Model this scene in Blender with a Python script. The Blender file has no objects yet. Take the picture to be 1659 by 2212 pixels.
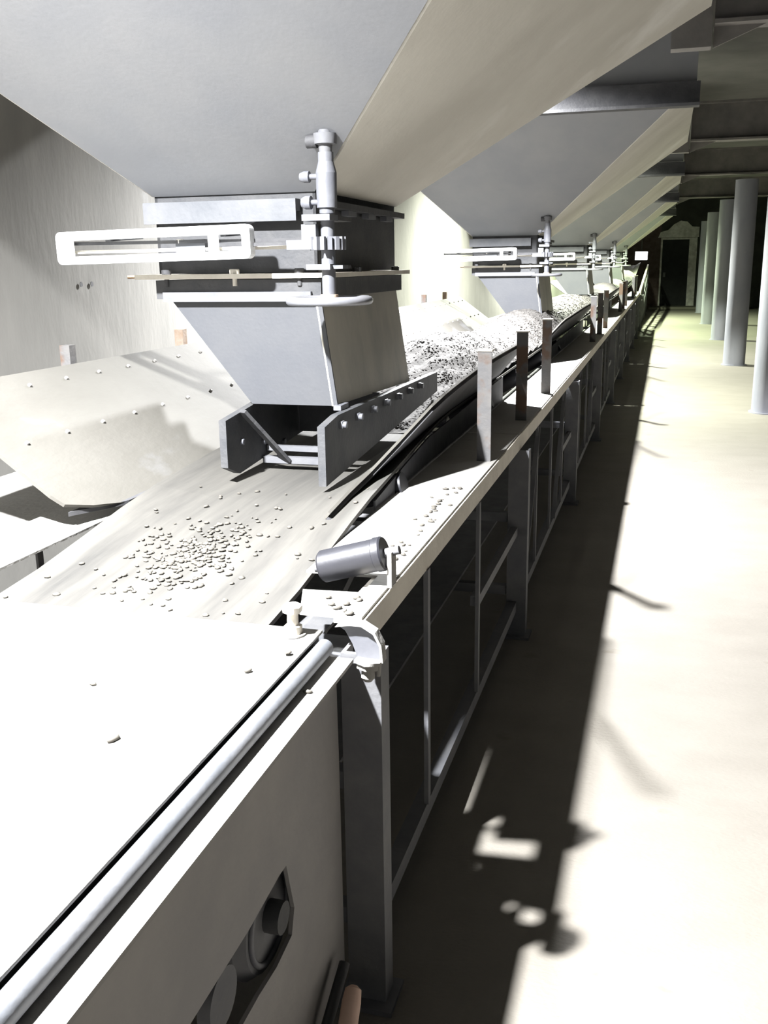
import bpy, math, random
from mathutils import Matrix, Vector
random.seed(7)
S = bpy.context.scene
COL = S.collection
pi = math.pi

# ---------------------------------------------------------------- camera
cam = bpy.data.cameras.new('camera')
cam_o = bpy.data.objects.new('camera', cam)
COL.objects.link(cam_o)
FPX = 2090.0
def cam_matrix():
    d = (1440 - 829.5, 563 - 1106.0)
    y = Vector((d[0], -d[1], -FPX)).normalized()
    zx = 115.0
    zy = (FPX * FPX + d[0] * zx) / (-d[1])
    z = -Vector((zx, -zy, -FPX)).normalized()
    x = y.cross(z).normalized()
    z = x.cross(y)
    m = Matrix((x, y, z)).to_4x4()
    m.translation = (0, 0, 1.6)
    return m
cam_o.matrix_world = cam_matrix()
cam.sensor_fit = 'VERTICAL'
cam.sensor_height = 24.0
cam.lens = 24.0 * FPX / 2212.0
cam.clip_start = 0.05
cam.clip_end = 200
S.camera = cam_o

# ---------------------------------------------------------------- world, exposure
w = bpy.data.worlds.new('world')
S.world = w
w.use_nodes = True
w.node_tree.nodes['Background'].inputs[0].default_value = (0.80, 0.86, 1.0, 1)
w.node_tree.nodes['Background'].inputs[1].default_value = 0.04
S.view_settings.view_transform = 'Standard'
S.view_settings.look = 'None'
S.view_settings.gamma = 1.0
S.view_settings.use_curve_mapping = False
S.view_settings.exposure = 0.55
LAMP_W = 2250.0          # wattage of each tunnel floodlight (built with its lamp below)

# ---------------------------------------------------------------- materials
def mat(name, c1, c2=None, rough=0.7, metal=0.0, scale=6.0, bump=0.15, bscale=40.0, stretch=(1, 1, 1), lo=0.35, hi=0.65, emit=0.0, spots=None):
    m = bpy.data.materials.new(name)
    m.use_nodes = True
    nt = m.node_tree
    b = nt.nodes['Principled BSDF']
    b.inputs['Roughness'].default_value = rough
    b.inputs['Metallic'].default_value = metal
    c1 = (*c1, 1); c2 = (*(c2 or c1[:3]), 1)
    tc = nt.nodes.new('ShaderNodeTexCoord')
    mp = nt.nodes.new('ShaderNodeMapping')
    mp.inputs['Scale'].default_value = stretch
    nt.links.new(tc.outputs['Object'], mp.inputs['Vector'])
    n = nt.nodes.new('ShaderNodeTexNoise')
    n.inputs['Scale'].default_value = scale
    n.inputs['Detail'].default_value = 6
    n.inputs['Roughness'].default_value = 0.6
    nt.links.new(mp.outputs[0], n.inputs['Vector'])
    r = nt.nodes.new('ShaderNodeValToRGB')
    r.color_ramp.elements[0].position = lo; r.color_ramp.elements[0].color = c1
    r.color_ramp.elements[1].position = hi; r.color_ramp.elements[1].color = c2
    nt.links.new(n.outputs['Fac'], r.inputs['Fac'])
    out = r.outputs['Color']
    if spots:                                   # (colour, scale, threshold) patches of dirt, rust or lime
        sc_, sz, th = spots
        n3 = nt.nodes.new('ShaderNodeTexNoise')
        n3.inputs['Scale'].default_value = sz; n3.inputs['Detail'].default_value = 8
        nt.links.new(mp.outputs[0], n3.inputs['Vector'])
        r3 = nt.nodes.new('ShaderNodeValToRGB')
        r3.color_ramp.elements[0].position = th; r3.color_ramp.elements[0].color = (0, 0, 0, 1)
        r3.color_ramp.elements[1].position = th + 0.08; r3.color_ramp.elements[1].color = (1, 1, 1, 1)
        nt.links.new(n3.outputs['Fac'], r3.inputs['Fac'])
        mx = nt.nodes.new('ShaderNodeMixRGB')
        nt.links.new(r3.outputs['Color'], mx.inputs['Fac'])
        nt.links.new(out, mx.inputs['Color1'])
        mx.inputs['Color2'].default_value = (*sc_, 1)
        out = mx.outputs['Color']
    nt.links.new(out, b.inputs['Base Color'])
    if bump > 0:
        n2 = nt.nodes.new('ShaderNodeTexNoise')
        n2.inputs['Scale'].default_value = bscale; n2.inputs['Detail'].default_value = 5
        nt.links.new(mp.outputs[0], n2.inputs['Vector'])
        bp = nt.nodes.new('ShaderNodeBump')
        bp.inputs['Strength'].default_value = bump; bp.inputs['Distance'].default_value = 0.01
        nt.links.new(n2.outputs['Fac'], bp.inputs['Height'])
        nt.links.new(bp.outputs[0], b.inputs['Normal'])
    if emit:
        b.inputs['Emission Color'].default_value = c1
        b.inputs['Emission Strength'].default_value = emit
    return m

M = {}
M['floor'] = mat('floor_concrete', (0.166, 0.152, 0.130), (0.186, 0.172, 0.148), 0.85, 0, 2.5, 0.25, 60, (1, 1.6, 1), spots=((0.152, 0.135, 0.112), 5, 0.66))
M['wall'] = mat('wall_concrete', (0.128, 0.125, 0.115), (0.165, 0.16, 0.147), 0.9, 0, 2.2, 0.3, 25, (1, 1.3, .45), spots=((0.25, 0.25, 0.25), 1.6, 0.66))
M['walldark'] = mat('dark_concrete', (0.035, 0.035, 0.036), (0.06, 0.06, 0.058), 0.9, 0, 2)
M['ceiling'] = mat('ceiling_concrete', (0.11, 0.11, 0.105), (0.15, 0.145, 0.14), 0.9, 0, 2)
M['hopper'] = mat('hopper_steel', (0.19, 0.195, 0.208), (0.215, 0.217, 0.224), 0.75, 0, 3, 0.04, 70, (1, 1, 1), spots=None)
M['hopside'] = mat('hopper_side_lit_dusty', (0.55, 0.525, 0.465), (0.64, 0.615, 0.55), 0.8, 0, 2, 0.15, 40, (1, 1, 1), spots=((0.74, 0.72, 0.67), 1.1, 0.58))  # base paler than the front to carry the floor bounce; spots are dust
M['grey'] = mat('grey_paint', (0.085, 0.09, 0.10), (0.12, 0.122, 0.13), 0.6, 0, 8, 0.1, 60, spots=((0.16, 0.15, 0.13), 7, 0.70))
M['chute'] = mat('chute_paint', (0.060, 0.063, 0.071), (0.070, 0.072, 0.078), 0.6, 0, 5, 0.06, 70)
M['chuteside'] = mat('chute_paint_lit', (0.40, 0.385, 0.34), (0.52, 0.49, 0.42), 0.7, 0, 6, 0.1, 60, (1, 1, .5))  # chute paint made paler to stand for light bounced onto the sides
M['dark'] = mat('dark_steel', (0.04, 0.04, 0.044), (0.065, 0.065, 0.067), 0.7, 0, 9, 0.2, 60)
M['neck'] = mat('neck_steel', (0.045, 0.047, 0.052), (0.07, 0.07, 0.072), 0.7, 0, 9, 0.2, 60)
M['white'] = mat('white_paint', (0.86, 0.88, 0.88), (0.92, 0.93, 0.92), 0.5, 0, 12, 0.08, 60)
M['pole'] = mat('pole_paint', (0.105, 0.108, 0.124), (0.14, 0.143, 0.155), 0.5, 0, 14, 0.06, 80)
M['chrome'] = mat('wheel_steel', (0.16, 0.165, 0.18), (0.20, 0.20, 0.215), 0.3, 0.2, 14, 0.04, 80)
M['rust'] = mat('rusty_steel', (0.30, 0.19, 0.12), (0.40, 0.33, 0.27), 0.85, 0, 12, 0.3, 60)
M['post'] = mat('post_steel', (0.10, 0.10, 0.104), (0.14, 0.133, 0.126), 0.75, 0, 9, 0.2, 60, spots=((0.11, 0.07, 0.05), 7, 0.53))
M['dust'] = mat('dusty_plate', (0.28, 0.272, 0.255), (0.31, 0.303, 0.288), 0.85, 0, 5, 0.3, 45, spots=((0.21, 0.195, 0.17), 9, 0.72))
M['rail'] = mat('dusty_rail', (0.60, 0.56, 0.49), (0.70, 0.66, 0.58), 0.8, 0, 7, 0.2, 60, spots=((0.44, 0.39, 0.31), 16, 0.68))
M['frame'] = mat('frame_paint', (0.10, 0.103, 0.115), (0.14, 0.14, 0.145), 0.7, 0, 7, 0.12, 60)
M['panel'] = mat('panel_paint', (0.25, 0.24, 0.24), (0.32, 0.305, 0.29), 0.7, 0, 3, 0.15, 30)
M['belt'] = mat('belt_rubber', (0.032, 0.031, 0.029), (0.098, 0.093, 0.083), 0.85, 0, 9, 0.12, 60, (1, .06, 1), lo=.3, hi=.72)
M['beltedge'] = mat('skirt_rubber', (0.05, 0.05, 0.055), (0.08, 0.08, 0.085), 0.8, 0, 9)
M['skirt'] = mat('wear_plate', (0.083, 0.078, 0.068), (0.108, 0.103, 0.091), 0.8, 0, 2.5, 0.2, 40, (1, .5, 1), spots=((0.15, 0.15, 0.15), 3.2, 0.60))
M['gravel'] = mat('gravel_stone', (0.050, 0.046, 0.043), (0.090, 0.085, 0.080), 0.9, 0, 30, 0.3, 120, lo=.4, hi=.6)
M['pebble'] = mat('pebble_stone', (0.07, 0.065, 0.055), (0.12, 0.11, 0.095), 0.9, 0, 40, 0.2, 150)
M['roller'] = mat('roller_rubber', (0.012, 0.0125, 0.016), (0.020, 0.020, 0.025), 0.45, 0.0, 9, 0.05, 60)
M['column'] = mat('column_paint', (0.25, 0.258, 0.31), (0.31, 0.312, 0.36), 0.6, 0, 4, 0.1, 40, (1, 1, .3))
M['beam'] = mat('beam_paint', (0.15, 0.143, 0.136), (0.21, 0.197, 0.183), 0.8, 0, 5, 0.15, 50)
M['door'] = mat('door_dark', (0.02, 0.02, 0.025), (0.03, 0.03, 0.035), 0.9)
M['endsheet'] = mat('end_sheet', (0.07, 0.04, 0.04), (0.11, 0.08, 0.08), 0.8)
M['endwall'] = mat('end_concrete', (0.50, 0.48, 0.49), (0.82, 0.80, 0.80), 0.9, 0, 6, 0.5, 20)
M['wood'] = mat('tan_wood', (0.62, 0.42, 0.32), (0.70, 0.50, 0.40), 0.6, 0, 8, 0.1, 60, (1, 1, .2))
M['lamp'] = mat('lamp_glass', (1, 0.98, 0.94), None, 0.4, emit=9.0, bump=0)

# ---------------------------------------------------------------- mesh builder
class MB:
    def __init__(s):
        s.v = []; s.f = []; s.sm = []
    def add(s, vs, fs, smooth=False):
        o = len(s.v); s.v += [tuple(p) for p in vs]
        for f in fs:
            s.f.append(tuple(i + o for i in f)); s.sm.append(smooth)
        return s
    def box(s, x0, x1, y0, y1, z0, z1):
        vs = [(x, y, z) for z in (z0, z1) for y in (y0, y1) for x in (x0, x1)]
        return s.add(vs, [(0, 2, 3, 1), (4, 5, 7, 6), (0, 1, 5, 4), (2, 6, 7, 3), (0, 4, 6, 2), (1, 3, 7, 5)])
    def slab(s, pts, d):
        """polygon pts (3D, planar) extruded by the vector d"""
        n = len(pts); d = Vector(d)
        a = [Vector(p) for p in pts]; b = [p + d for p in a]
        nrm = Vector((0, 0, 0))
        for i in range(n): nrm += (a[i] - a[0]).cross(a[(i + 1) % n] - a[0])
        if nrm.dot(d) > 0: a.reverse(); b.reverse()
        fs = [tuple(range(n)), tuple(reversed(range(n, 2 * n)))]
        for i in range(n):
            j = (i + 1) % n; fs.append((j, i, i + n, j + n))
        return s.add(a + b, fs)
    def bar(s, p, q, w, h, up=(0, 0, 1)):
        """rectangular bar from p to q"""
        p = Vector(p); q = Vector(q); t = (q - p).normalized(); up = Vector(up)
        if abs(t.dot(up)) > .98: up = Vector((0, 1, 0))
        sx = t.cross(up).normalized(); uz = sx.cross(t)
        c = [sx * a * w / 2 + uz * b * h / 2 for a, b in ((-1, -1), (1, -1), (1, 1), (-1, 1))]
        vs = [p + k for k in c] + [q + k for k in c]
        return s.add(vs, [(3, 2, 1, 0), (4, 5, 6, 7), (0, 1, 5, 4), (1, 2, 6, 5), (2, 3, 7, 6), (3, 0, 4, 7)])
    def lathe(s, p, q, prof, n=20, caps=True):
        """prof: list of (t along p->q in metres, radius)"""
        p = Vector(p); t = (Vector(q) - p).normalized()
        up = Vector((0, 0, 1)) if abs(t.z) < .9 else Vector((1, 0, 0))
        a = t.cross(up).normalized(); b = t.cross(a)
        rings = []
        for (l, r) in prof:
            rings.append([p + t * l + (a * math.cos(2 * pi * i / n) + b * math.sin(2 * pi * i / n)) * r for i in range(n)])
        for k in range(len(rings) - 1):
            sharp = abs(prof[k][0] - prof[k + 1][0]) < 1e-6
            fs = [(i, (i + 1) % n, (i + 1) % n + n, i + n) for i in range(n)]
            s.add(rings[k] + rings[k + 1], fs, not sharp)
        if caps:
            s.add(rings[0], [tuple(reversed(range(n)))]); s.add(rings[-1], [tuple(range(n))])
        return s
    def cyl(s, p, q, r, n=20, r2=None):
        L = (Vector(q) - Vector(p)).length
        return s.lathe(p, q, [(0, r), (L, r if r2 is None else r2)], n)
    def torus(s, c, R, r, axis=(0, 0, 1), n=40, m=12):
        c = Vector(c); t = Vector(axis).normalized()
        up = Vector((1, 0, 0)) if abs(t.x) < .9 else Vector((0, 1, 0))
        a = t.cross(up).normalized(); b = t.cross(a)
        vs = []; fs = []
        for i in range(n):
            d = a * math.cos(2 * pi * i / n) + b * math.sin(2 * pi * i / n)
            for j in range(m):
                vs.append(c + d * (R + r * math.cos(2 * pi * j / m)) + t * r * math.sin(2 * pi * j / m))
        for i in range(n):
            for j in range(m):
                fs.append((i * m + j, i * m + (j + 1) % m, ((i + 1) % n) * m + (j + 1) % m, ((i + 1) % n) * m + j))
        return s.add(vs, fs, True)
    def hexbolt(s, p, q, r, h):
        """hexagon head of radius r and height h at p, pointing to q"""
        p = Vector(p); t = (Vector(q) - p).normalized()
        return s.lathe(p, p + t, [(0, r * .98), (h * .85, r), (h, r * .85)], 6)
    def build(s, name, m, parent=None, bevel=0.0):
        me = bpy.data.meshes.new(name)
        me.from_pydata(s.v, [], s.f)
        me.polygons.foreach_set('use_smooth', s.sm)
        me.materials.append(m)
        me.update()
        o = bpy.data.objects.new(name, me)
        COL.objects.link(o)
        if parent: o.parent = parent
        if bevel:
            bv = o.modifiers.new('bevel', 'BEVEL'); bv.width = bevel; bv.segments = 2; bv.limit_method = 'ANGLE'
        return o

def tag(o, label, cat, group=None, kind=None):
    if label: o['label'] = label
    if cat: o['category'] = cat
    if group: o['group'] = group
    if kind: o['kind'] = kind
    return o
def thing(name, label, cat, loc=(0, 0, 0), group=None):
    o = bpy.data.objects.new(name, None); COL.objects.link(o)
    o.empty_display_size = .1; o.location = loc
    return tag(o, label, cat, group)
def struct(o):
    o['kind'] = 'structure'; return o
def copy_tree(o, parent=None):
    c = o.copy(); COL.objects.link(c); c.parent = parent
    for ch in [x for x in KIDS.get(o, [])]: copy_tree(ch, c)
    return c
KIDS = {}
def note_kids(root):
    KIDS.clear()
    for o in COL.objects:
        if o.parent: KIDS.setdefault(o.parent, []).append(o)
ORD = ['nearest', 'second', 'third', 'fourth', 'fifth', 'sixth']
FAR = ['the nearest to the camera', 'the second from the camera', 'the third from the camera', 'the fourth from the camera', 'the farthest, near the dark doorway', 'the farthest, by the dark doorway']
P = 5.5                       # hopper spacing
Y0 = [2.95 + P * k for k in range(5)]
COLY = [5.7, 11.1, 16.2, 21.4, 26.8, 32.6]
XC = -1.13                    # belt centre line
YEND = 36.0

# ---------------------------------------------------------------- setting
struct(MB().box(-2.62, 3.3, -3.0, 40, -.2, 0).build('floor', M['floor']))
struct(MB().box(-2.85, -2.62, -3.0, 36.2, -.2, 3.6).build('wall_left', M['wall']))
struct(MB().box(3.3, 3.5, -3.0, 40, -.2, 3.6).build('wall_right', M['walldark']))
struct(MB().box(-2.85, 3.5, -3.0, 40, 3.6, 3.8).build('ceiling', M['ceiling']))
e = MB()
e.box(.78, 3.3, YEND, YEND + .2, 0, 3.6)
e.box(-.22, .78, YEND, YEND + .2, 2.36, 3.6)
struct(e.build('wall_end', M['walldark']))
e = struct(MB().box(-2.62, -.22, YEND, YEND + .2, 0, 3.6).build('wall_end_left', M['endsheet']))
d = struct(MB().box(-.16, .72, YEND + .10, YEND + .16, 0.06, 2.30).build('door_1', M['door']))
MB().box(-.22, -.16, YEND + .02, YEND + .18, .0, 2.36).build('door_jamb', M['endwall'], d)
MB().box(.72, .98, YEND - .05, YEND - .002, 0, 2.36).build('door_jamb', M['endwall'], d)
MB().slab([(-.32, YEND - .002, 2.37), (1.02, YEND - .002, 2.37), (1.02, YEND - .002, 2.70), (.78, YEND - .002, 2.72), (.62, YEND - .002, 2.88), (.40, YEND - .002, 2.92), (.18, YEND - .002, 2.80), (.0, YEND - .002, 2.62), (-.25, YEND - .002, 2.55)], (0, -.06, 0)).build('lit_wall_patch', M['endwall'], d)  # pale slab shaped as the lit patch of wall above the door
MB().box(-.16, .72, YEND + .02, YEND + .18, 2.30, 2.36).build('door_head', M['endwall'], d)
MB().box(-.10, -.02, YEND + .07, YEND + .10, 1.05, 1.2).build('door_handle', M['frame'], d)
struct(MB().box(-.5, 1.3, 34.9, 36.0, 0, .07).build('trim_1', M['floor']))

# holes and a crack in the left wall are shallow plugs
for i, y in enumerate((4.06, 4.15)):
    MB().lathe((-2.61, y, 1.53), (-2.7, y, 1.53), [(0, .012), (.002, .012), (.003, .009)], 10).build('tie_hole', M['dark'], bpy.data.objects['wall_left'])
# ---------------------------------------------------------------- columns and beams
def make_column(y, k):
    t = thing('column', ('bluish grey round steel column on the bright walkway, ' + ['out of sight', 'nearest, cut by the right edge of the photo', 'second one along the walkway', 'third one along the walkway', 'fourth one along the walkway', 'last thin one beside the doorway'][k]), 'column', (1.1 + (.03 if k % 2 else 0), y, 0), 'columns along the walkway')
    MB().lathe((0, 0, .012), (0, 0, 3), [(0, .165), (2.75, .165)], 32).build('shaft', M['column'], t)
    MB().lathe((0, 0, 0), (0, 0, 1), [(0, .19), (.012, .19)], 32).build('base_plate', M['column'], t)
for k, y in enumerate(COLY):
    if k: make_column(y, k)
for k, y in enumerate(COLY[:4]):
    zb = (2.76, 2.78, 2.84, 2.84)[k]
    t = thing('cross_beam', 'steel cross beam over the walkway, ' + ['at the top right corner of the photo', 'just left of the nearest column top', 'third along the walkway ceiling', 'fourth along the walkway ceiling, in the dark'][k], 'beam', (0, y + (.5 if k == 3 else 0), zb), 'cross beams over the walkway')
    MB().box(.17, 3.3, -.09, .09, 0, .02).build('bottom_flange', M['beam'], t)
    MB().box(.17, 3.3, -.01, .01, .02, .36).build('web', M['beam'], t)
    MB().box(.17, 3.3, -.09, .09, .36, .38).build('top_flange', M['beam'], t)
    MB().box(-.04, .16, -.05, .05, -.10, .42).build('bracket', M['beam'], t)
    MB().box(-.07, -.04, -.03, .03, .0, .10).build('bracket_bolt', M['beam'], t)
    MB().slab([(.17, -.008, -.10), (.17, -.008, 0), (.42, -.008, 0)], (0, .016, 0)).build('haunch', M['beam'], t)
# transverse beams under the bin fronts
for k in range(1, 5):
    t = thing('bin_beam', 'dark steel beam across the front of the ' + ORD[k] + ' storage bin', 'beam', (0, Y0[k] - 1.45, 2.57), 'beams under the bin fronts')
    MB().box(-2.6, .15, 0, .10, 0, .02).build('bottom_flange', M['dark'], t)
    MB().box(-2.6, .15, .085, .10, .02, .16).build('web', M['dark'], t)

# ---------------------------------------------------------------- storage bins (hopper pyramids)
def quad_slab(mb, pts, th):
    a, b, c, d_ = [Vector(p) for p in pts]
    n = (b - a).cross(c - a).normalized()
    return mb.slab(pts, n * th)
def make_bin():
    t = thing('bin_hopper', '', 'hopper')
    zt = 2.75; dt = zt - 1.83
    xl, xr, yf, yb = -1.6, -1.05, 0.0, .92
    XL, XR, YF, YB = xl - .96 * dt, xr + 1.28 * dt, yf - 1.4 * dt, yb + 1.4 * dt
    a = [(xl, yf, 1.83), (xr, yf, 1.83), (xr, yb, 1.83), (xl, yb, 1.83)]
    b = [(XL, YF, zt), (XR, YF, zt), (XR, YB, zt), (XL, YB, zt)]
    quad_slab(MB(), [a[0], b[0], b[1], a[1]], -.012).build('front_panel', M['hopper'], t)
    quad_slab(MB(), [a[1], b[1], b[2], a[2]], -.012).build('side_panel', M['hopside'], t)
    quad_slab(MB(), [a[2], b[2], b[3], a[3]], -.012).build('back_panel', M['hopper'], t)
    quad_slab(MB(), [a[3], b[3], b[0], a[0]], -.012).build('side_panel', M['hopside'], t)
    u = MB()
    u.box(XL, XR, YF, YF + .012, zt, 3.595); u.box(XR - .012, XR, YF, YB, zt, 3.595)
    u.box(XL, XR, YB - .012, YB, zt, 3.595); u.box(XL, XL + .012, YF, YB, zt, 3.595)
    u.build('bin_wall', M['hopper'], t)
    n = MB()
    n.box(xl, xr, yf, yf + .01, 1.58, 1.83); n.box(xl, xr, yb - .01, yb, 1.58, 1.83)
    n.box(xl, xl + .01, yf, yb, 1.58, 1.83); n.box(xr - .01, xr, yf, yb, 1.58, 1.83)
    n.build('neck', M['neck'], t)
    MB().box(xl - .02, xr - .05, yf - .045, yf - .004, 1.765, 1.800).build('front_angle', M['grey'], t)
    MB().box(xl - .02, xr - .05, yf - .045, yf - .037, 1.735, 1.765).build('angle_lip', M['grey'], t)
    MB().box(xr + .004, xr + .04, yf + .05, yb + .01, 1.775, 1.795).build('side_angle', M['neck'], t)
    for y in (.22, .45, .68):
        MB().box(xr + .01, xr + .035, y, y + .09, 1.757, 1.774).build('angle_tab', M['pole'], t)
    MB().bar((-1.30, -.03, 1.72), (-1.16, -.03, 1.765), .008, .008).build('tie_wire', M['pole'], t)
    return t
bin0 = make_bin(); note_kids(bin0)
for k, y in enumerate(Y0):
    o = bin0 if k == 0 else copy_tree(bin0)
    o.location = (0, y, 0)
    tag(o, 'grey steel storage bin with sloping sides over the belt, ' + FAR[k], 'hopper', 'storage bins over the conveyor')

# ---------------------------------------------------------------- discharge chutes
def make_chute():
    t = thing('discharge_chute', '', 'chute')
    # slide-gate flange pair
    MB().box(-1.665, -1.0, -.05, .97, 1.563, 1.578).build('upper_flange', M['rail'], t)
    MB().box(-1.70, -1.60, -.035, .0, 1.566, 1.577).build('gate_tongue', M['rust'], t)
    c = MB()
    c.box(-1.60, -1.03, -.03, -.02, 1.50, 1.56); c.box(-1.04, -1.03, -.02, .95, 1.50, 1.56)
    c.box(-1.60, -1.04, .94, .95, 1.50, 1.56); c.box(-1.60, -1.59, -.02, .94, 1.50, 1.56)
    c.build('gate_body', M['neck'], t)
    MB().box(-1.57, -1.06, -.045, -.022, 1.492, 1.522).build('lower_strip', M['pole'], t)
    for i, x in enumerate((-1.56, -1.32, -1.10)):
        b = MB(); b.hexbolt((x, -.03, 1.578), (x, -.03, 2), .016, .015); b.cyl((x, -.03, 1.54), (x, -.03, 1.563), .008, 8)
        b.build('flange_bolt', M['dark'] if i != 1 else M['rail'], t)
    for y in (.3, .8):
        MB().hexbolt((-1.015, y, 1.578), (-1.015, y, 2), .016, .015).build('flange_bolt', M['dark'], t)
    # tapered body: front, right, left, back plates
    zt = 1.50; zb = 1.16
    A = [(-1.555, -.02, zt), (-1.045, -.02, zt), (-1.045, .92, zt), (-1.555, .92, zt)]
    B = [(-1.293, 0.0, zb), (-1.005, 0.0, zb), (-1.0, .95, zb - .03), (-1.293, .95, zb - .03)]
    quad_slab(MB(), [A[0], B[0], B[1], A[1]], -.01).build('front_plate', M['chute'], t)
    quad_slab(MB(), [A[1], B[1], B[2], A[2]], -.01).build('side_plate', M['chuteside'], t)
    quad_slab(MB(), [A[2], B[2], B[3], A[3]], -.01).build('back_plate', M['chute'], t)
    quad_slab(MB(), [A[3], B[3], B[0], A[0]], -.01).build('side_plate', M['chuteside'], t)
    MB().bar((-1.04, -.022, 1.50), (-1.0, -.004, zb), .014, .008, (0, 1, 0)).build('corner_weld', M['chute'], t)
    # two vertical skirtboards that ride above the belt
    r = MB().slab([(-.978, -.25, .950), (-.978, 1.27, 1.05), (-.978, 1.27, 1.135), (-.978, -.12, 1.150), (-.978, -.25, 1.132)], (.024, 0, 0)).build('skirtboard', M['neck'], t)
    l = MB().slab([(-1.318, -.21, .985), (-1.318, -.12, .950), (-1.318, 1.27, 1.05), (-1.318, 1.27, 1.14), (-1.318, 0.05, 1.160), (-1.318, -.21, 1.135)], (.024, 0, 0)).build('skirtboard', M['neck'], t)
    for i in range(7):
        y = -.10 + i * .17
        b = MB(); b.box(-.954, -.944, y - .012, y + .012, 1.105, 1.128); b.hexbolt((-.944, y, 1.116), (0, y, 1.116), .012, .012)
        b.build('skirt_bolt', M['pole'], r)
    for i in range(3):
        MB().hexbolt((-1.294, -.1 + i * .18, 1.05 - .03 * i), (0, -.1 + i * .18, 1.05 - .03 * i), .011, .01).build('skirt_bolt', M['pole'], l)
    # rubber curtain deep in the mouth, two cross bars, a brace
    MB().box(-1.29, -.98, .42, .43, 1.0, 1.15).build('curtain', M['beltedge'], t)
    MB().box(-1.29, -.98, .10, .12, .985, 1.003).build('cross_bar', M['frame'], t)
    MB().box(-1.29, -.98, .06, .085, .950, .972).build('cross_bar', M['frame'], t)
    MB().bar((-1.285, -.10, 1.15), (-1.20, .06, .96), .03, .012).build('brace', M['dark'], t)
    MB().box(-1.0, -.975, -.03, .05, 1.150, 1.165).build('corner_clip', M['pole'], t)
    return t
ch0 = make_chute(); note_kids(ch0)
for k, y in enumerate(Y0):
    o = ch0 if k == 0 else copy_tree(ch0)
    o.location = (0, y, 0)
    tag(o, 'tapered grey discharge chute feeding the belt, ' + FAR[k], 'chute', 'chutes over the belt')

# ---------------------------------------------------------------- white gate frames
def rrect(x0, x1, z0, z1, r, n=5):
    pts = []
    for cx, cz, a in ((x1 - r, z1 - r, 0), (x0 + r, z1 - r, 90), (x0 + r, z0 + r, 180), (x1 - r, z0 + r, 270)):
        for i in range(n + 1):
            t = math.radians(a + 90 * i / n); pts.append((cx + r * math.cos(t), cz + r * math.sin(t)))
    return pts
def ring_mesh(o, i, y0, y1):
    n = len(o); mb = MB()
    vs = [(x, y0, z) for x, z in o] + [(x, y0, z) for x, z in i] + [(x, y1, z) for x, z in o] + [(x, y1, z) for x, z in i]
    fs = []
    for k in range(n):
        j = (k + 1) % n
        fs += [(k, k + n, j + n, j), (2 * n + k, 2 * n + j, 3 * n + j, 3 * n + k), (k, j, 2 * n + j, 2 * n + k), (n + k, 3 * n + k, 3 * n + j, n + j)]
    return mb.add(vs, fs)
def make_gate():
    t = thing('slide_gate', '', 'gate frame')
    ring_mesh(rrect(-1.868, -1.198, -.053, .047, .018), rrect(-1.838, -1.225, -.029, .020, .008), 0, .035).build('outer_frame', M['white'], t)
    MB().box(-1.338, -1.314, .004, .03, -.030, .021).build('cross_bar', M['white'], t)
    MB().box(-1.838, -1.822, .004, .03, -.029, .020).build('end_bar', M['white'], t)
    MB().bar((-1.84, .05, .012), (-1.02, .035, -.004), .012, .010).build('rack_bar', M['dark'], t)
    MB().bar((-1.84, .06, -.014), (-1.02, .05, -.024), .012, .010).build('rack_bar', M['rail'], t)
    MB().box(-1.47, -1.37, .045, .075, -.03, .010).build('slide_block', M['grey'], t)
    MB().hexbolt((-1.455, .05, .0), (-1.455, .05, .1), .014, .012).build('nut', M['rail'], t)
    MB().box(-1.20, -1.08, .02, .03, -.018, -.008).build('link_bar', M['dark'], t)
    for x in (-1.70, -1.3):
        MB().bar((x, .033, .02), (x + .02, .2, .03), .02, .012).build('stay', M['neck'], t)
    return t
g0 = make_gate(); note_kids(g0)
for k, y in enumerate(Y0):
    o = g0 if k == 0 else copy_tree(g0)
    o.location = (0, y - .2, 1.695); o.rotation_euler = (0, math.radians(-.9), math.radians(-1))
    tag(o, 'bright white rectangular gate frame on the chute, ' + FAR[k], 'gate frame', 'white gate frames along the conveyor')

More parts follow.
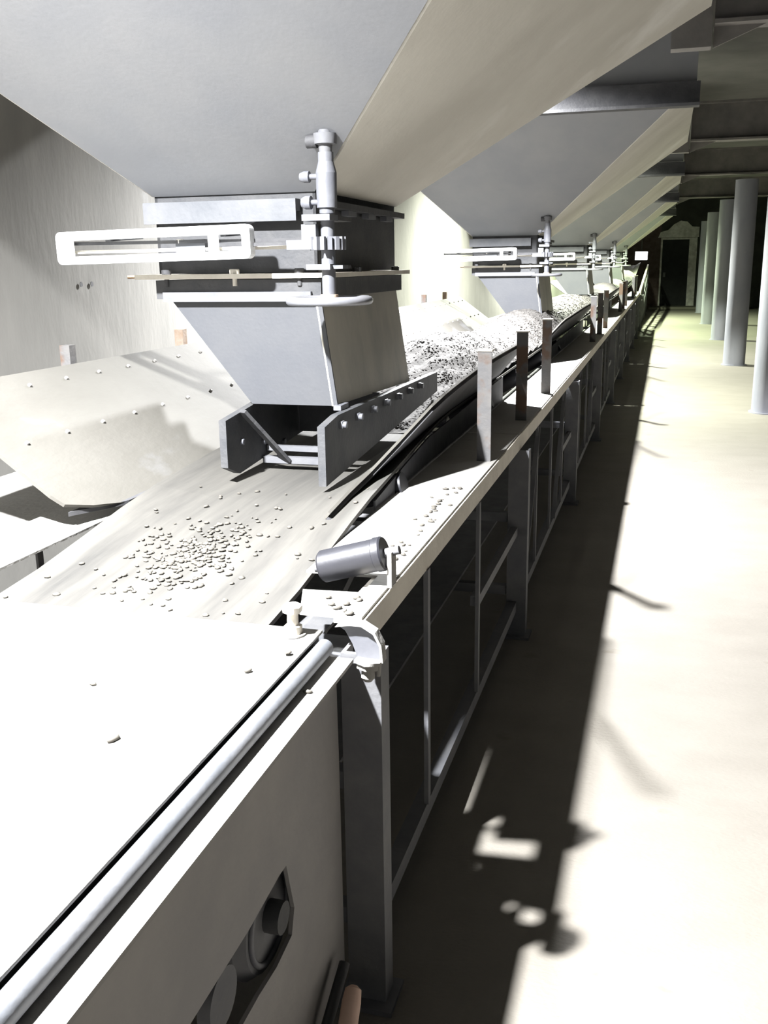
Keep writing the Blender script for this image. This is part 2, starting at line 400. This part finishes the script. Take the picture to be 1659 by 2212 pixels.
# ---------------------------------------------------------------- gate spindles with handwheels
def make_spindle():
    t = thing('gate_spindle', '', 'handwheel')      # origin on the spindle axis at height zero
    MB().lathe((0, 0, 1.50), (0, 0, 3), [(0, .020), (.245, .020)], 20).build('lower_shaft', M['pole'], t)
    MB().lathe((0, 0, 1.745), (0, 0, 3), [(0, .022), (.015, .022), (.015, .029), (.11, .030), (.14, .022), (.165, .022)], 20).build('sleeve', M['pole'], t)
    MB().lathe((0, 0, 1.91), (0, 0, 3), [(0, .018), (.02, .02), (.022, .032), (.05, .034), (.052, .02), (.06, .02)], 14).build('bearing_head', M['frame'], t)
    MB().lathe((-.055, 0, 1.94), (-.02, 0, 1.94), [(0, .018), (.03, .018)], 12).build('head_lug', M['dark'], t)
    for x, z, r in ((-.045, 1.845, .016), (-.042, 1.775, .019)):
        b = MB(); b.lathe((x - .03, -.01, z), (x + .04, -.01, z), [(0, r * .7), (.012, r), (.028, r), (.03, .008), (.06, .008)], 14)
        b.build('lock_knob', M['pole'], t)
    MB().box(-.062, .022, -.045, .03, 1.724, 1.741).build('upper_collar', M['pole'], t)
    MB().box(-.055, .018, -.04, .03, 1.588, 1.604).build('lower_collar', M['pole'], t)
    MB().box(.018, .05, -.02, .03, 1.590, 1.600).build('collar_tab', M['grey'], t)
    MB().box(-.07, -.026, -.03, .03, 1.66, 1.715).build('gear_housing', M['grey'], t)
    MB().box(-.115, -.03, -.035, -.005, 1.645, 1.672).build('pawl', M['pole'], t)
    g = MB().lathe((0, 0, 1.643), (0, 0, 3), [(0, .034), (.034, .034), (.034, .030)], 24).build('pinion', M['neck'], t)
    for i in range(14):
        a = 2 * pi * i / 14
        tb = MB().box(-.006, .006, -.052, -.033, 1.643, 1.68).build('tooth', M['pole'], g)
        tb.rotation_euler = (0, 0, a)
    wz = 1.500
    whl = MB().torus((0, 0, wz), .116, .0125, (0, 0, 1), 48, 12).build('handwheel', M['chrome'], t)
    hb = MB().lathe((0, 0, wz - .012), (0, 0, 2), [(0, .026), (.03, .026)], 18).build('hub', M['rust'], whl)
    for i in range(3):
        a = 2 * pi * i / 3 + .5
        MB().bar((.02 * math.cos(a), .02 * math.sin(a), wz + .004), (.112 * math.cos(a), .112 * math.sin(a), wz), .022, .010).build('spoke', M['rust'], whl)
    # bracket that ties the spindle to the chute
    MB().box(-.05, .02, .0, .17, 1.727, 1.738).build('mount_arm', M['neck'], t)
    MB().box(-.04, .015, .0, .17, 1.590, 1.600).build('mount_arm', M['neck'], t)
    return t
s0 = make_spindle(); note_kids(s0)
for k, y in enumerate(Y0):
    o = s0 if k == 0 else copy_tree(s0)
    o.location = (-.945, y - .2, 0)
    tag(o, 'grey gate spindle with toothed pinion and round handwheel, ' + FAR[k], 'handwheel', 'gate handwheels along the conveyor')

# ---------------------------------------------------------------- floodlights under the bins
def make_lamp():
    t = thing('floodlight', '', 'lamp')             # origin at the lamp glass
    MB().slab([(-.16, -.11, 0), (.16, -.11, 0), (.16, .11, 0), (-.16, .11, 0)], (0, 0, .05)).build('housing', M['grey'], t, .008)
    MB().box(-.14, .14, -.09, .09, -.004, -.0005).build('lamp_glass', M['lamp'], t)
    for x in (-.10, -.03, .04, .11):
        MB().box(x - .006, x + .006, -.10, .10, .05, .08).build('cooling_fin', M['grey'], t)
    y = MB(); y.box(-.175, -.165, -.015, .015, .01, .09); y.box(.165, .175, -.015, .015, .01, .09); y.box(-.175, .175, -.015, .015, .09, .10)
    y.build('yoke', M['frame'], t)
    MB().cyl((0, 0, .10), (0, 0, .594), .015, 12).build('hanger_rod', M['frame'], t)
    return t
lamp0 = make_lamp(); note_kids(lamp0)
for k, y in enumerate(Y0 + [Y0[-1] + P]):  # lamp past the last bin is added to brighten the dark far end
    o = lamp0 if k == 0 else copy_tree(lamp0)
    ly = y - 2.1
    o.location = (-1.42, ly, 3.0)
    tag(o, 'downward floodlight hung ' + ('in front of the storage bin, ' + FAR[k] if k < 5 else 'as added light over the sloping conveyor head near the doorway'), 'lamp', 'floodlights over the belt')
    L = bpy.data.lights.new('floodlight_beam', 'SPOT')
    L.energy = LAMP_W
    L.spot_size = math.radians(160); L.spot_blend = 0.75
    L.shadow_soft_size = .05
    L.color = (.975, .985, 1.0) if k < 2 else (0.96, 1.0, 0.86) if k < 4 else (.86, 1.0, .66)
    lo = bpy.data.objects.new('floodlight_beam', L); COL.objects.link(lo)
    lo.parent = o; lo.location = (0, 0, -.03)

# lamp by the conveyor head at the far end
t = thing('end_floodlight', 'glaring white floodlight beside the conveyor head at the far end', 'lamp', (-.80, 33.6, 1.62))
MB().box(-.21, .21, 0, .06, 0, .29).build('housing', M['grey'], t)
MB().box(-.19, .19, -.006, -.001, .02, .27).build('lamp_glass', M['lamp'], t)
MB().cyl((0, .03, .29), (0, .03, 1.975), .02, 12).build('hanger_rod', M['dark'], t)

# ---------------------------------------------------------------- belt
def belt_z(y):                        # incline at the head end
    return 0.0 if y < 25 else (y - 25) * .072 - .072 if y > 27 else (y - 25) ** 2 * .018
def trough(y):                        # 0 flat at the tail, 1 fully troughed
    t = min(1, max(0, (y - 1.9) / 2.0)); return t * t * (3 - 2 * t)
def belt_pt(u, y, dz=0):
    """u in -1..1 across the belt"""
    a = trough(y) * math.radians(30)
    h = .15; wl = .20; s = abs(u) * (h + wl)
    if s <= h: x, z = s, 0
    else: x, z = h + (s - h) * math.cos(a), (s - h) * math.sin(a)
    tl = min(1, max(0, (y - 1.65) / 1.0)); return (XC + math.copysign(x, u), y, .848 + .077 * tl * tl * (3 - 2 * tl) + z + dz + belt_z(y))
ys = [.45] + [1.0 + .2 * i for i in range(0, 20)] + [5 + .5 * i for i in range(0, 58)]
us = [-1, -.85, -.7, -.55, -.42, -.3, 0, .3, .42, .55, .7, .85, 1]
vs = []; fs = []
for y in ys:
    for u in us: vs.append(belt_pt(u, y))
    for u in reversed(us): vs.append(belt_pt(u, y, -.012))
n = 2 * len(us)
for i in range(len(ys) - 1):
    for j in range(n): fs.append((i * n + j, i * n + (j + 1) % n, (i + 1) * n + (j + 1) % n, (i + 1) * n + j))
belt = thing('conveyor_belt', 'long grey rubber conveyor belt running under the chutes', 'conveyor belt')
b = MB(); b.add(vs, fs, False); b.build('carrying_run', M['belt'], belt)
MB().box(XC - .36, XC + .36, .5, 33, .30, .312).build('return_run', M['beltedge'], belt)

# pebble template and scatter
def pebble_geo(rng, flat=.42):
    t = (1 + 5 ** .5) / 2
    P_ = [(-1, t, 0), (1, t, 0), (-1, -t, 0), (1, -t, 0), (0, -1, t), (0, 1, t), (0, -1, -t), (0, 1, -t), (t, 0, -1), (t, 0, 1), (-t, 0, -1), (-t, 0, 1)]
    F = [(0, 11, 5), (0, 5, 1), (0, 1, 7), (0, 7, 10), (0, 10, 11), (1, 5, 9), (5, 11, 4), (11, 10, 2), (10, 7, 6), (7, 1, 8), (3, 9, 4), (3, 4, 2), (3, 2, 6), (3, 6, 8), (3, 8, 9), (4, 9, 5), (2, 4, 11), (6, 2, 10), (8, 6, 7), (9, 8, 1)]
    sx, sy, sz = rng.uniform(.8, 1.25), rng.uniform(.6, .95), flat * rng.uniform(.8, 1.1)
    L = math.sqrt(1 + t * t)
    return [Vector((p[0] / L * sx * rng.uniform(.88, 1.1), p[1] / L * sy * rng.uniform(.88, 1.1), p[2] / L * sz * rng.uniform(.9, 1.05))) for p in P_], F
rng = random.Random(3)
TEMPL = [pebble_geo(rng) for _ in range(8)]
def scatter(mb, p, r, rng, tilt=.35):
    vs, fs = TEMPL[rng.randrange(8)]
    R = Matrix.Rotation(rng.uniform(0, 2 * pi), 3, 'Z') @ Matrix.Rotation(rng.gauss(0, tilt), 3, 'X')
    mb.add([R @ v * r + Vector(p) for v in vs], fs, True)

# gravel load: heaped surface plus stones
def load_h(y):
    h = min(1, max(0, (y - 3.75) / 1.0))
    return (.17 + .06 * math.exp(-((y - 5.1) / .6) ** 2) + .035 * math.sin(y * 1.7) * (y > 6)) * h
def load_pt(u, y):
    x, _, zb = belt_pt(u, y)
    e = max(0, 1 - u * u * 1.12)
    flat_z = .925 + belt_z(y)
    k = math.sin(x * 31 + y * 17) * .006 + math.sin(x * 53 - y * 29) * .004
    return (x, y, max(zb + .002, flat_z + .125 * min(1, (y - 3.7)) + load_h(y) * e * .9 + k - .02)) if e > 0.02 else (x, y, zb + .004)
ys = [3.8 + .06 * i for i in range(0, 130)] + [11.6 + .25 * i for i in range(0, 70)]
us = [-.93 + 1.86 * i / 26 for i in range(27)]
vs = [load_pt(u, y) for y in ys for u in us]; n = len(us)
fs = [(i * n + j, i * n + j + 1, (i + 1) * n + j + 1, (i + 1) * n + j) for i in range(len(ys) - 1) for j in range(n - 1)]
grav = MB(); grav.add(vs, fs, False)
for i in range(15000):
    y = 3.85 + 9.5 * rng.random() ** 1.9; u = rng.uniform(-.93, .93)
    p = load_pt(u, y); scatter(grav, (p[0], p[1], p[2] - .0025), rng.uniform(.005, .010) * (1 if y < 7 else 1.5), rng)
o = grav.build('gravel_load', M['gravel'])
tag(o, 'long heap of grey gravel riding on the belt beyond the first chute', 'gravel', None, 'stuff')

# thin scatter of pebbles on the bare belt in front of the first chute
pm = MB()
for i in range(420):
    if i < 300:
        x = rng.gauss(-1.12, .06); y = rng.gauss(2.14, .10)
    elif i < 370:
        x = rng.uniform(-1.45, -.8); y = rng.uniform(1.72, 2.7)
    else:
        x = rng.gauss(-1.18, .10); y = rng.gauss(2.2, .16)
    if y < 1.73: continue
    z = belt_pt((x - XC) / .35, y)[2]
    scatter(pm, (x, y, z + .003), rng.uniform(.004, .0105), rng, .2)
tag(pm.build('pebble_scatter', M['pebble']), 'loose flat pebbles strewn on the bare belt in front of the nearest chute', 'pebbles', None, 'stuff')

# ---------------------------------------------------------------- conveyor frame
F = thing('belt_conveyor', 'long steel conveyor frame with dusty top rails, legs and thin lattice bars', 'conveyor')
XR_, XL_ = -.55, -1.71
LEGS = [1.74, 4.0, 6.5, 9.0, 11.5, 14.0, 16.5, 19.0, 21.5, 24.0]
def rail_seg(side, y0, y1):
    x = XR_ if side > 0 else XL_
    m = MB(); m.box(min(x, x - side * .008), max(x, x - side * .008), y0, y1, .838, .9)
    m.box(min(x - side * .008, x - side * .065), max(x - side * .008, x - side * .065), y0, y1, .892, .9)
    m.build('top_rail', M['rail'], F)
    m = MB(); m.box(min(x, x - side * .04), max(x, x - side * .04), y0, y1, .158, .166)
    m.box(min(x, x - side * .008), max(x, x - side * .008), y0, y1, .120, .158)
    m.build('lower_rail', M['frame'], F)
def post_h(y): return belt_z(y)
for side in (1, -1):
    x = XR_ if side > 0 else XL_
    for i in range(len(LEGS) - 1):
        y0, y1 = LEGS[i], LEGS[i + 1]
        rail_seg(side, y0 + (.0 if i else .02), y1 - .004)
        if i == 0: vy = [2.32, 3.06]
        else: vy = [y0 + .62, y0 + 1.25, y0 + 1.88]
        for v in vy:
            m = MB(); m.box(x - .004 - (.004 if side > 0 else 0), x + .004, v - .013, v + .013, .166, .838); m.build('lattice_bar', M['frame'], F)
        if i:
            for v in (vy[0], vy[2]):
                MB().bar((x, v + .02, .836), (x, v - .42, .168), .007, .022, (1, 0, 0)).build('lattice_brace', M['frame'], F)
        MB().box(x - (.03 if side > 0 else 0), x + (.0 if side > 0 else .03), vy[-1] + .013, y1 - .01, .470, .505).build('mid_rail', M['frame'], F)
    for i, y in enumerate(LEGS):
        m = MB()
        xo = x + (.04 if side > 0 else -.04); xi = x - side * .045
        m.box(min(xo, xi), max(xo, xi), y, y + .012, 0.012, .836)
        m.box(min(xo, xo - side * .008), max(xo, xo - side * .008), y + .012, y + .06, .012, .836)
        m.box(min(xi, xi + side * .008), max(xi, xi + side * .008), y + .012, y + .06, .012, .836)
        m.build('leg', M['frame'], F)
        MB().box(min(xo, xi) - .02, max(xo, xi) + .02, y - .03, y + .08, 0, .012).build('foot_plate', M['frame'], F)
for y in LEGS:
    MB().box(XL_ + .05, XR_ - .05, y + .012, y + .05, .52, .56).build('cross_member', M['frame'], F)
    MB().box(XL_ + .05, XR_ - .05, y + .012, y + .05, .19, .23).build('cross_member', M['frame'], F)
# diagonal seen through the first bay
MB().bar((-.95, 1.9, .30), (-.95, 2.9, .62), .03, .03).build('inner_brace', M['frame'], F)
# deck plates between belt and top rails
rd = [(-.556, 1.765), (-.556, 3.99), (-.775, 3.99), (-.775, 2.035), (-.600, 2.035), (-.600, 1.915), (-.735, 1.905), (-.690, 1.765)]
MB().slab([(x, y, .9005) for x, y in rd], (0, 0, .006)).build('deck_plate', M['dust'], F)
for i in range(1, len(LEGS) - 1):
    MB().box(-.775, -.556, LEGS[i] + .0, LEGS[i + 1] - .01, .9005, .9065).build('deck_plate', M['dust'], F)
for i in range(len(LEGS) - 1):
    MB().box(-1.704, -1.50, LEGS[i] + .02, LEGS[i + 1] - .01, .9005, .9065).build('deck_plate', M['dust'], F)
MB().box(-2.3, -1.72, 1.8, 26, .86, .868).build('wall_ledge', M['dust'], F)
# skirt posts
for k in range(5):
    for j, dy in enumerate((.47, 1.43, 2.39)):
        y = Y0[k] + dy
        if y > 24.5: continue
        m = MB(); m.box(-.622, -.614, y - .022, y + .022, .9066, 1.30); m.box(-.614, -.572, y - .022, y - .014, .9066, 1.30)
        m.build('skirt_post', M['post'], F)
        MB().box(-.625, -.570, y - .026, y + .024, 1.30, 1.306).build('post_cap', M['rail'], F)
        if k < 3 and j < 2:
            yl = Y0[k] + .13 + j * .87
            m = MB(); m.box(-2.08, -2.04, yl - .02, yl + .02, .868, 1.335); m.build('skirt_post', M['rust'] if j else M['post'], F)
# inclined head section
for x in (XR_ - .02, XL_ + .02):
    MB().bar((x, 24.2, .87), (x, 33.5, 1.45), .05, .09).build('head_rail', M['rail'], F)
    MB().bar((x, 24.2, .50), (x, 33.5, 1.05), .04, .05).build('head_rail', M['frame'], F)
    for i in range(7):
        y = 25.0 + i * 1.35; z = .87 + (y - 24.2) * .062
        MB().box(x - .03, x + .03, y, y + .06, 0.0, z - .05).build('head_leg', M['frame'], F)
        MB().bar((x, y + .1, z - .45), (x, y + .9, z + .05), .02, .03).build('head_brace', M['dust'], F)

# ---------------------------------------------------------------- idlers
def idler(y, label, name='idler_roller'):
    t = thing(name, label, 'roller', (0, y, 0), 'idlers under the belt')
    dz = belt_z(y)
    MB().cyl((XC - .145, 0, .865 + dz), (XC + .145, 0, .865 + dz), .045, 16).build('centre_roll', M['roller'], t)
    a = trough(y) * math.radians(30)
    for s in (-1, 1):
        p = Vector((XC + s * .165, 0, .865 + dz)); d_ = Vector((s * math.cos(a), 0, math.sin(a)))
        MB().cyl(p, p + d_ * .21, .045, 16).build('wing_roll', M['roller'], t)
    MB().box(XL_ + .075, XR_ - .075, -.025, .025, .785, .80).build('bracket', M['frame'], t)
    return t
for k, y in enumerate((2.9, 4.6, 5.6, 6.8, 7.8)):
    idler(y, 'grey troughing idler roller under the belt, ' + ORD[k] + ' one past the tail guard')
# guide roller standing out of the deck notch
t = thing('guide_roller', 'dark grey guide roller tilted in the deck notch beside the belt', 'roller', (-.715, 1.975, .938))
ax = Vector((.150, 0, .043)); L = ax.length
MB().lathe((0, 0, 0), ax, [(0, .020), (.001, .033), (.006, .037), (L - .022, .037), (L - .020, .039), (L - .004, .039), (L, .036), (L, .012)], 28).build('shell', M['roller'], t)
MB().lathe(ax * 1.0, ax * 1.3, [(0, .010), (.035, .010)], 12).build('axle', M['frame'], t)
MB().lathe(ax * -.1, ax * .1, [(0, .010), (.02, .010)], 12).build('axle', M['frame'], t)
MB().box(.160, .170, -.02, .02, -.031, .05).build('axle_bracket', M['dust'], t)

# ---------------------------------------------------------------- inclined skirt plates each side of the belt
def left_plate(k, ya, yb):
    t = thing('skirt_plate', 'dusty cream wear plate sloping up from the left belt edge, beside the ' + ORD[k] + ' chute', 'skirt plate', (0, 0, 0), 'left wear plates')
    s = (1.285 - .94) / -.47
    pz = lambda x: .94 + (x + 1.5) * s
    Q = lambda x, y: (x, y, pz(x) + .004)
    MB().slab([Q(-1.96, ya), Q(-1.58, ya), Q(-1.545, ya + .01), Q(-1.515, ya + .1), Q(-1.49, ya + .22), Q(-1.485, yb), Q(-1.96, yb)], (-.006, 0, -.008)).build('plate', M['skirt'], t)
    MB().slab([(-1.545, ya + .02, .952), (-1.485, ya + .24, .938), (-1.48, yb, .938), (-1.55, yb, .952)], (0, 0, -.012)).build('rubber_lip', M['beltedge'], t)
    y = ya + .13; i = 0
    while y < yb - .05:
        for x, off in ((-1.91, 0.08), (-1.735, 0.0)):
            p = Vector((x, y + off, pz(x) + .004)); nn = Vector((-s, 0, 1)).normalized()
            if y + off > yb: continue
            MB().hexbolt(p, p + nn, .0065, .008).build('bolt', M['dust'], t)
        y += .2; i += 1
left_plate(0, 2.22, 4.35)
left_plate(1, 5.95, 8.3 + 1.4)
left_plate(2, 11.9, 15.2)
left_plate(3, 17.4, 20.7)
def right_plate(k, ya, yb):
    t = thing('skirt_plate', 'thin inclined skirt plate on the right belt edge, beside the ' + ORD[k] + ' chute', 'skirt plate', (0, 0, 0), 'right skirt plates')
    # low edge rides on the belt wing, the near end is cut on a long slant
    prof = [(0, .006), (.16, .012), (.32, .030), (.46, .085), (.60, .155), (.74, .17)]
    L = yb - ya
    prof += [(.74 + (L - .74) * i / 8, .17 + .02 * min(1, i / 4)) for i in range(1, 9)]
    lo = []; hi = []
    for dy, wd in prof:
        y = ya + dy
        z = belt_pt(.265 / .35, y)[2] + .008
        lo.append(Vector((-.865, y - .0, z))); hi.append(Vector((-.865 + wd, y, z + wd * 1.2)))
    n_ = len(prof) - 1
    def shell(off, th, grow):
        nrm = Vector((-1.2, 0, 1)).normalized()
        vs = []
        for a, c in zip(lo, hi):
            a2 = a - nrm * off; c2 = c - nrm * off + Vector((1, 0, 1.2)).normalized() * grow
            vs += [a2, c2, c2 - nrm * th, a2 - nrm * th]
        fs = []
        for i in range(n_):
            for j in range(4): fs.append((i * 4 + j, (i + 1) * 4 + j, (i + 1) * 4 + (j + 1) % 4, i * 4 + (j + 1) % 4))
        fs += [(0, 1, 2, 3), (n_ * 4 + 3, n_ * 4 + 2, n_ * 4 + 1, n_ * 4)]
        return MB().add(vs, fs)
    shell(0, .008, .010).build('plate', M['skirt'], t)
    shell(.009, .010, -.002).build('rubber_backing', M['beltedge'], t)
    ap = MB(); q = [(ya + .22, .93), (ya + .5, .96), (ya + .9, 1.0), (yb, 1.03)]
    ap.slab([(-.788, q[0][0], .80), (-.788, yb, .80)] + [(-.788, y, z) for y, z in reversed(q)], (.006, 0, 0))
    ap.build('shade_sheet', M['beltedge'], t)  # added dark sheet standing in for the shade below the plate
right_plate(0, 2.42, 5.0)
right_plate(1, 6.5, 10.2)
right_plate(2, 12.2, 15.6)
right_plate(3, 17.8, 21.0)

# ---------------------------------------------------------------- tail guard at the near end
T = thing('tail_guard', 'dust-white cover plate over the belt tail with grey tube and side panel', 'conveyor guard')
MB().slab([(x, y, .80) for x, y in [(-.82, 1.766), (-.606, 1.766), (-.606, 1.90), (-.69, 1.90), (-.69, 2.10), (-.82, 2.10)]], (0, 0, .008)).build('light_stop_tray', M['neck'], T)  # added tray that stops lamp light leaking through the deck gap
# slightly buckled cover plate
nx, ny = 26, 30; vs = []; fs = []
for j in range(ny + 1):
    for i in range(nx + 1):
        x = -1.72 + (1.080) * i / nx; y = .2 + 1.562 * j / ny
        z = .873 + .004 * math.sin(x * 5 + y * 2.2) * math.sin(y * 3.1) + .003 * math.exp(-((x + 1.02 - .35 * y + .2) / .03) ** 2)
        if i == nx or j == ny: z = .873
        vs.append((x, y, z))
for j in range(ny):
    for i in range(nx):
        a = j * (nx + 1) + i; fs.append((a, a + 1, a + nx + 2, a + nx + 1))
m = MB().add(vs, fs, True)
pl = m.build('cover_plate', M['dust'], T)
sd = pl.modifiers.new('thickness', 'SOLIDIFY'); sd.thickness = .006; sd.offset = -1
MB().box(-.662, -.648, .2, 1.76, .836, .866).build('seal_strip', M['beltedge'], T)
MB().cyl((-.626, .2, .847), (-.626, 1.735, .847), .018, 28).build('edge_tube', M['grey'], T)
m = MB(); m.box(-.642, -.566, .2, 1.735, .820, .828); m.box(-.642, -.634, .2, 1.735, .74, .820); m.build('flange_bar', M['dust'], T)
# side panel with the take-up slot: built from strips round the opening
slot = [(.2, .536), (1.16, .535), (1.263, .537), (1.40, .548), (1.432, .546), (1.444, .50), (1.462, .437), (1.444, .39), (1.367, .381), (1.287, .388), (.2, .391)]
pan = []
xq = -.604
MB().slab([(xq, .2, .819), (xq, 1.735, .819), (xq, 1.74, .548), (xq, 1.432, .546), (xq, 1.40, .548), (xq, 1.263, .537), (xq, .2, .536)], (-.008, 0, 0)).build('side_panel', M['panel'], T)
MB().slab([(xq, .2, .391), (xq, 1.287, .388), (xq, 1.367, .381), (xq, 1.444, .39), (xq, 1.74, .39), (xq, 1.74, .05), (xq, .2, .05)], (-.008, 0, 0)).build('side_panel', M['panel'], T)
MB().slab([(xq, 1.432, .546), (xq, 1.74, .548), (xq, 1.74, .39), (xq, 1.444, .39), (xq, 1.462, .437), (xq, 1.444, .50)], (-.008, 0, 0)).build('side_panel', M['panel'], T)
pul = MB().lathe((-.63, 1.40, .46), (-2, 1.40, .46), [(0, .10), (.02, .115), (.98, .115)], 32).build('tail_pulley', M['frame'], T)
MB().torus((-.628, 1.40, .46), .085, .006, (1, 0, 0), 32, 8).build('pulley_rim', M['pole'], pul)
MB().cyl((-.60, 1.40, .46), (-.63, 1.40, .46), .03, 16).build('shaft_end', M['neck'], pul)
MB().lathe((-.615, 1.18, .47), (-.65, 1.18, .47), [(0, .05), (.02, .055)], 24).build('bearing_block', M['frame'], T)
# crescent end bracket
cres = [(-.585, .908), (-.560, .917), (-.534, .917), (-.511, .903), (-.499, .878), (-.496, .842), (-.548, .846), (-.557, .873), (-.572, .900)]
MB().slab([(x, 1.705, z) for x, z in cres], (0, .018, 0)).build('end_bracket', M['pole'], T)
MB().slab([(x, 1.695, z) for x, z in [(-.590, .909), (-.560, .919), (-.534, .919), (-.508, .904), (-.495, .878), (-.492, .842), (-.497, .842), (-.500, .876), (-.512, .900), (-.536, .914), (-.560, .914)]], (0, .026, 0)).build('bracket_rim', M['dust'], T)
b = MB(); b.lathe((-.522, 1.70, .846), (-.530, 1.69, .70), [(0, .030), (.006, .030), (.006, .024), (.018, .024)], 6)
b.lathe((-.523, 1.70, .830), (-.531, 1.69, .70), [(0, .014), (.022, .014), (.030, .008)], 12)
b.build('bracket_bolt', M['dust'], T)
MB().lathe((-.504, 1.70, .842), (-.500, 1.70, .7), [(0, .008), (.030, .004)], 10).build('bracket_pin', M['dust'], T)
# adjusting bolt on the cover corner
b = MB(); p = Vector((-.690, 1.725, .8735))
b.lathe(p, p + Vector((0, 0, 1)), [(0, .026), (.003, .026)], 24)
b.build('washer', M['dust'], T)
b = MB(); b.lathe(p + Vector((0, 0, .003)), p + Vector((0, 0, 1)), [(0, .019), (.016, .019), (.018, .016)], 6); b.build('lock_nut', M['rail'], T)
b = MB(); b.cyl(p + Vector((0, 0, .02)), p + Vector((.0, 0, .052)), .0115, 16); b.build('bolt_shank', M['rail'], T)
b = MB(); b.lathe(p + Vector((0, 0, .048)), p + Vector((0, 0, 1)), [(0, .020), (.013, .0215), (.016, .018)], 6); b.build('bolt_head', M['rail'], T)

# ---------------------------------------------------------------- loose pebbles on the deck, cover plate and flange
spots = []
for i in range(34):
    y = rng.uniform(2.1, 2.95); spots.append((-.60 + rng.gauss(0, .018) - .02 * (y - 2.1), y, .9066, rng.uniform(.005, .011), 'deck'))
for x, y in ((-.60, 1.79), (-.62, 1.80), (-.585, 1.775), (-.64, 1.82), (-.61, 1.83), (-.59, 1.86), (-.66, 1.86), (-.60, 1.93 - .06)):
    spots.append((x, y, .9066, rng.uniform(.007, .012), 'corner'))
for x, y in ((-.70, 1.52), (-.80, 1.22), (-1.15, 1.0), (-.66, 1.62), (-.95, 1.40)):
    spots.append((x, y, .8765, rng.uniform(.008, .013), 'cover'))
for x, y in ((-.625, 1.55), (-.618, 1.575), (-.622, 1.53), (-.600, 1.56)):
    spots.append((x, y, .8281, rng.uniform(.007, .011), 'flange'))
lab = {'deck': ('small grey pebble lying on the white deck strip beside the belt', 'pebbles on the deck strip'),
       'corner': ('small grey pebble at the near deck corner behind the curved bracket', 'pebbles at the deck corner'),
       'cover': ('small pebble lying on the overexposed white cover plate', 'pebbles on the cover plate'),
       'flange': ('pale pebble resting on the white flange bar below the tube', 'pebbles on the flange bar')}
PM = []
for i in range(6):
    m = MB(); vs, fs = TEMPL[i]; m.add([v * 1.0 for v in vs], fs, True)
    o = m.build('pebble', M['pebble']); PM.append(o.data); bpy.data.objects.remove(o)
for (x, y, z, r, kd) in spots:
    me = PM[rng.randrange(6)]
    o = bpy.data.objects.new('pebble', me); COL.objects.link(o)
    zmin = min(v.co.z for v in me.vertices)
    o.scale = (r, r, r); o.location = (x, y, z - zmin * r); o.rotation_euler = (0, 0, rng.uniform(0, 6))
    tag(o, lab[kd][0], 'pebble', lab[kd][1])

# ---------------------------------------------------------------- tan stick leaning at the foot of the near leg
st = MB().lathe((-.515, 1.36, .0), (-.537, 1.60, .165), [(0, .021), (.26, .020), (.285, .017), (.292, .008)], 16)
tag(st.build('wooden_stick', M['wood']), 'tan rounded stick end at the bottom edge below the near leg', 'stick')
st = MB().lathe((-.585, 1.36, .0), (-.575, 1.66, .17), [(0, .012), (.34, .012)], 12)
tag(st.build('dark_rod', M['dark']), 'thin dark rod lying beside the tan stick end', 'rod')
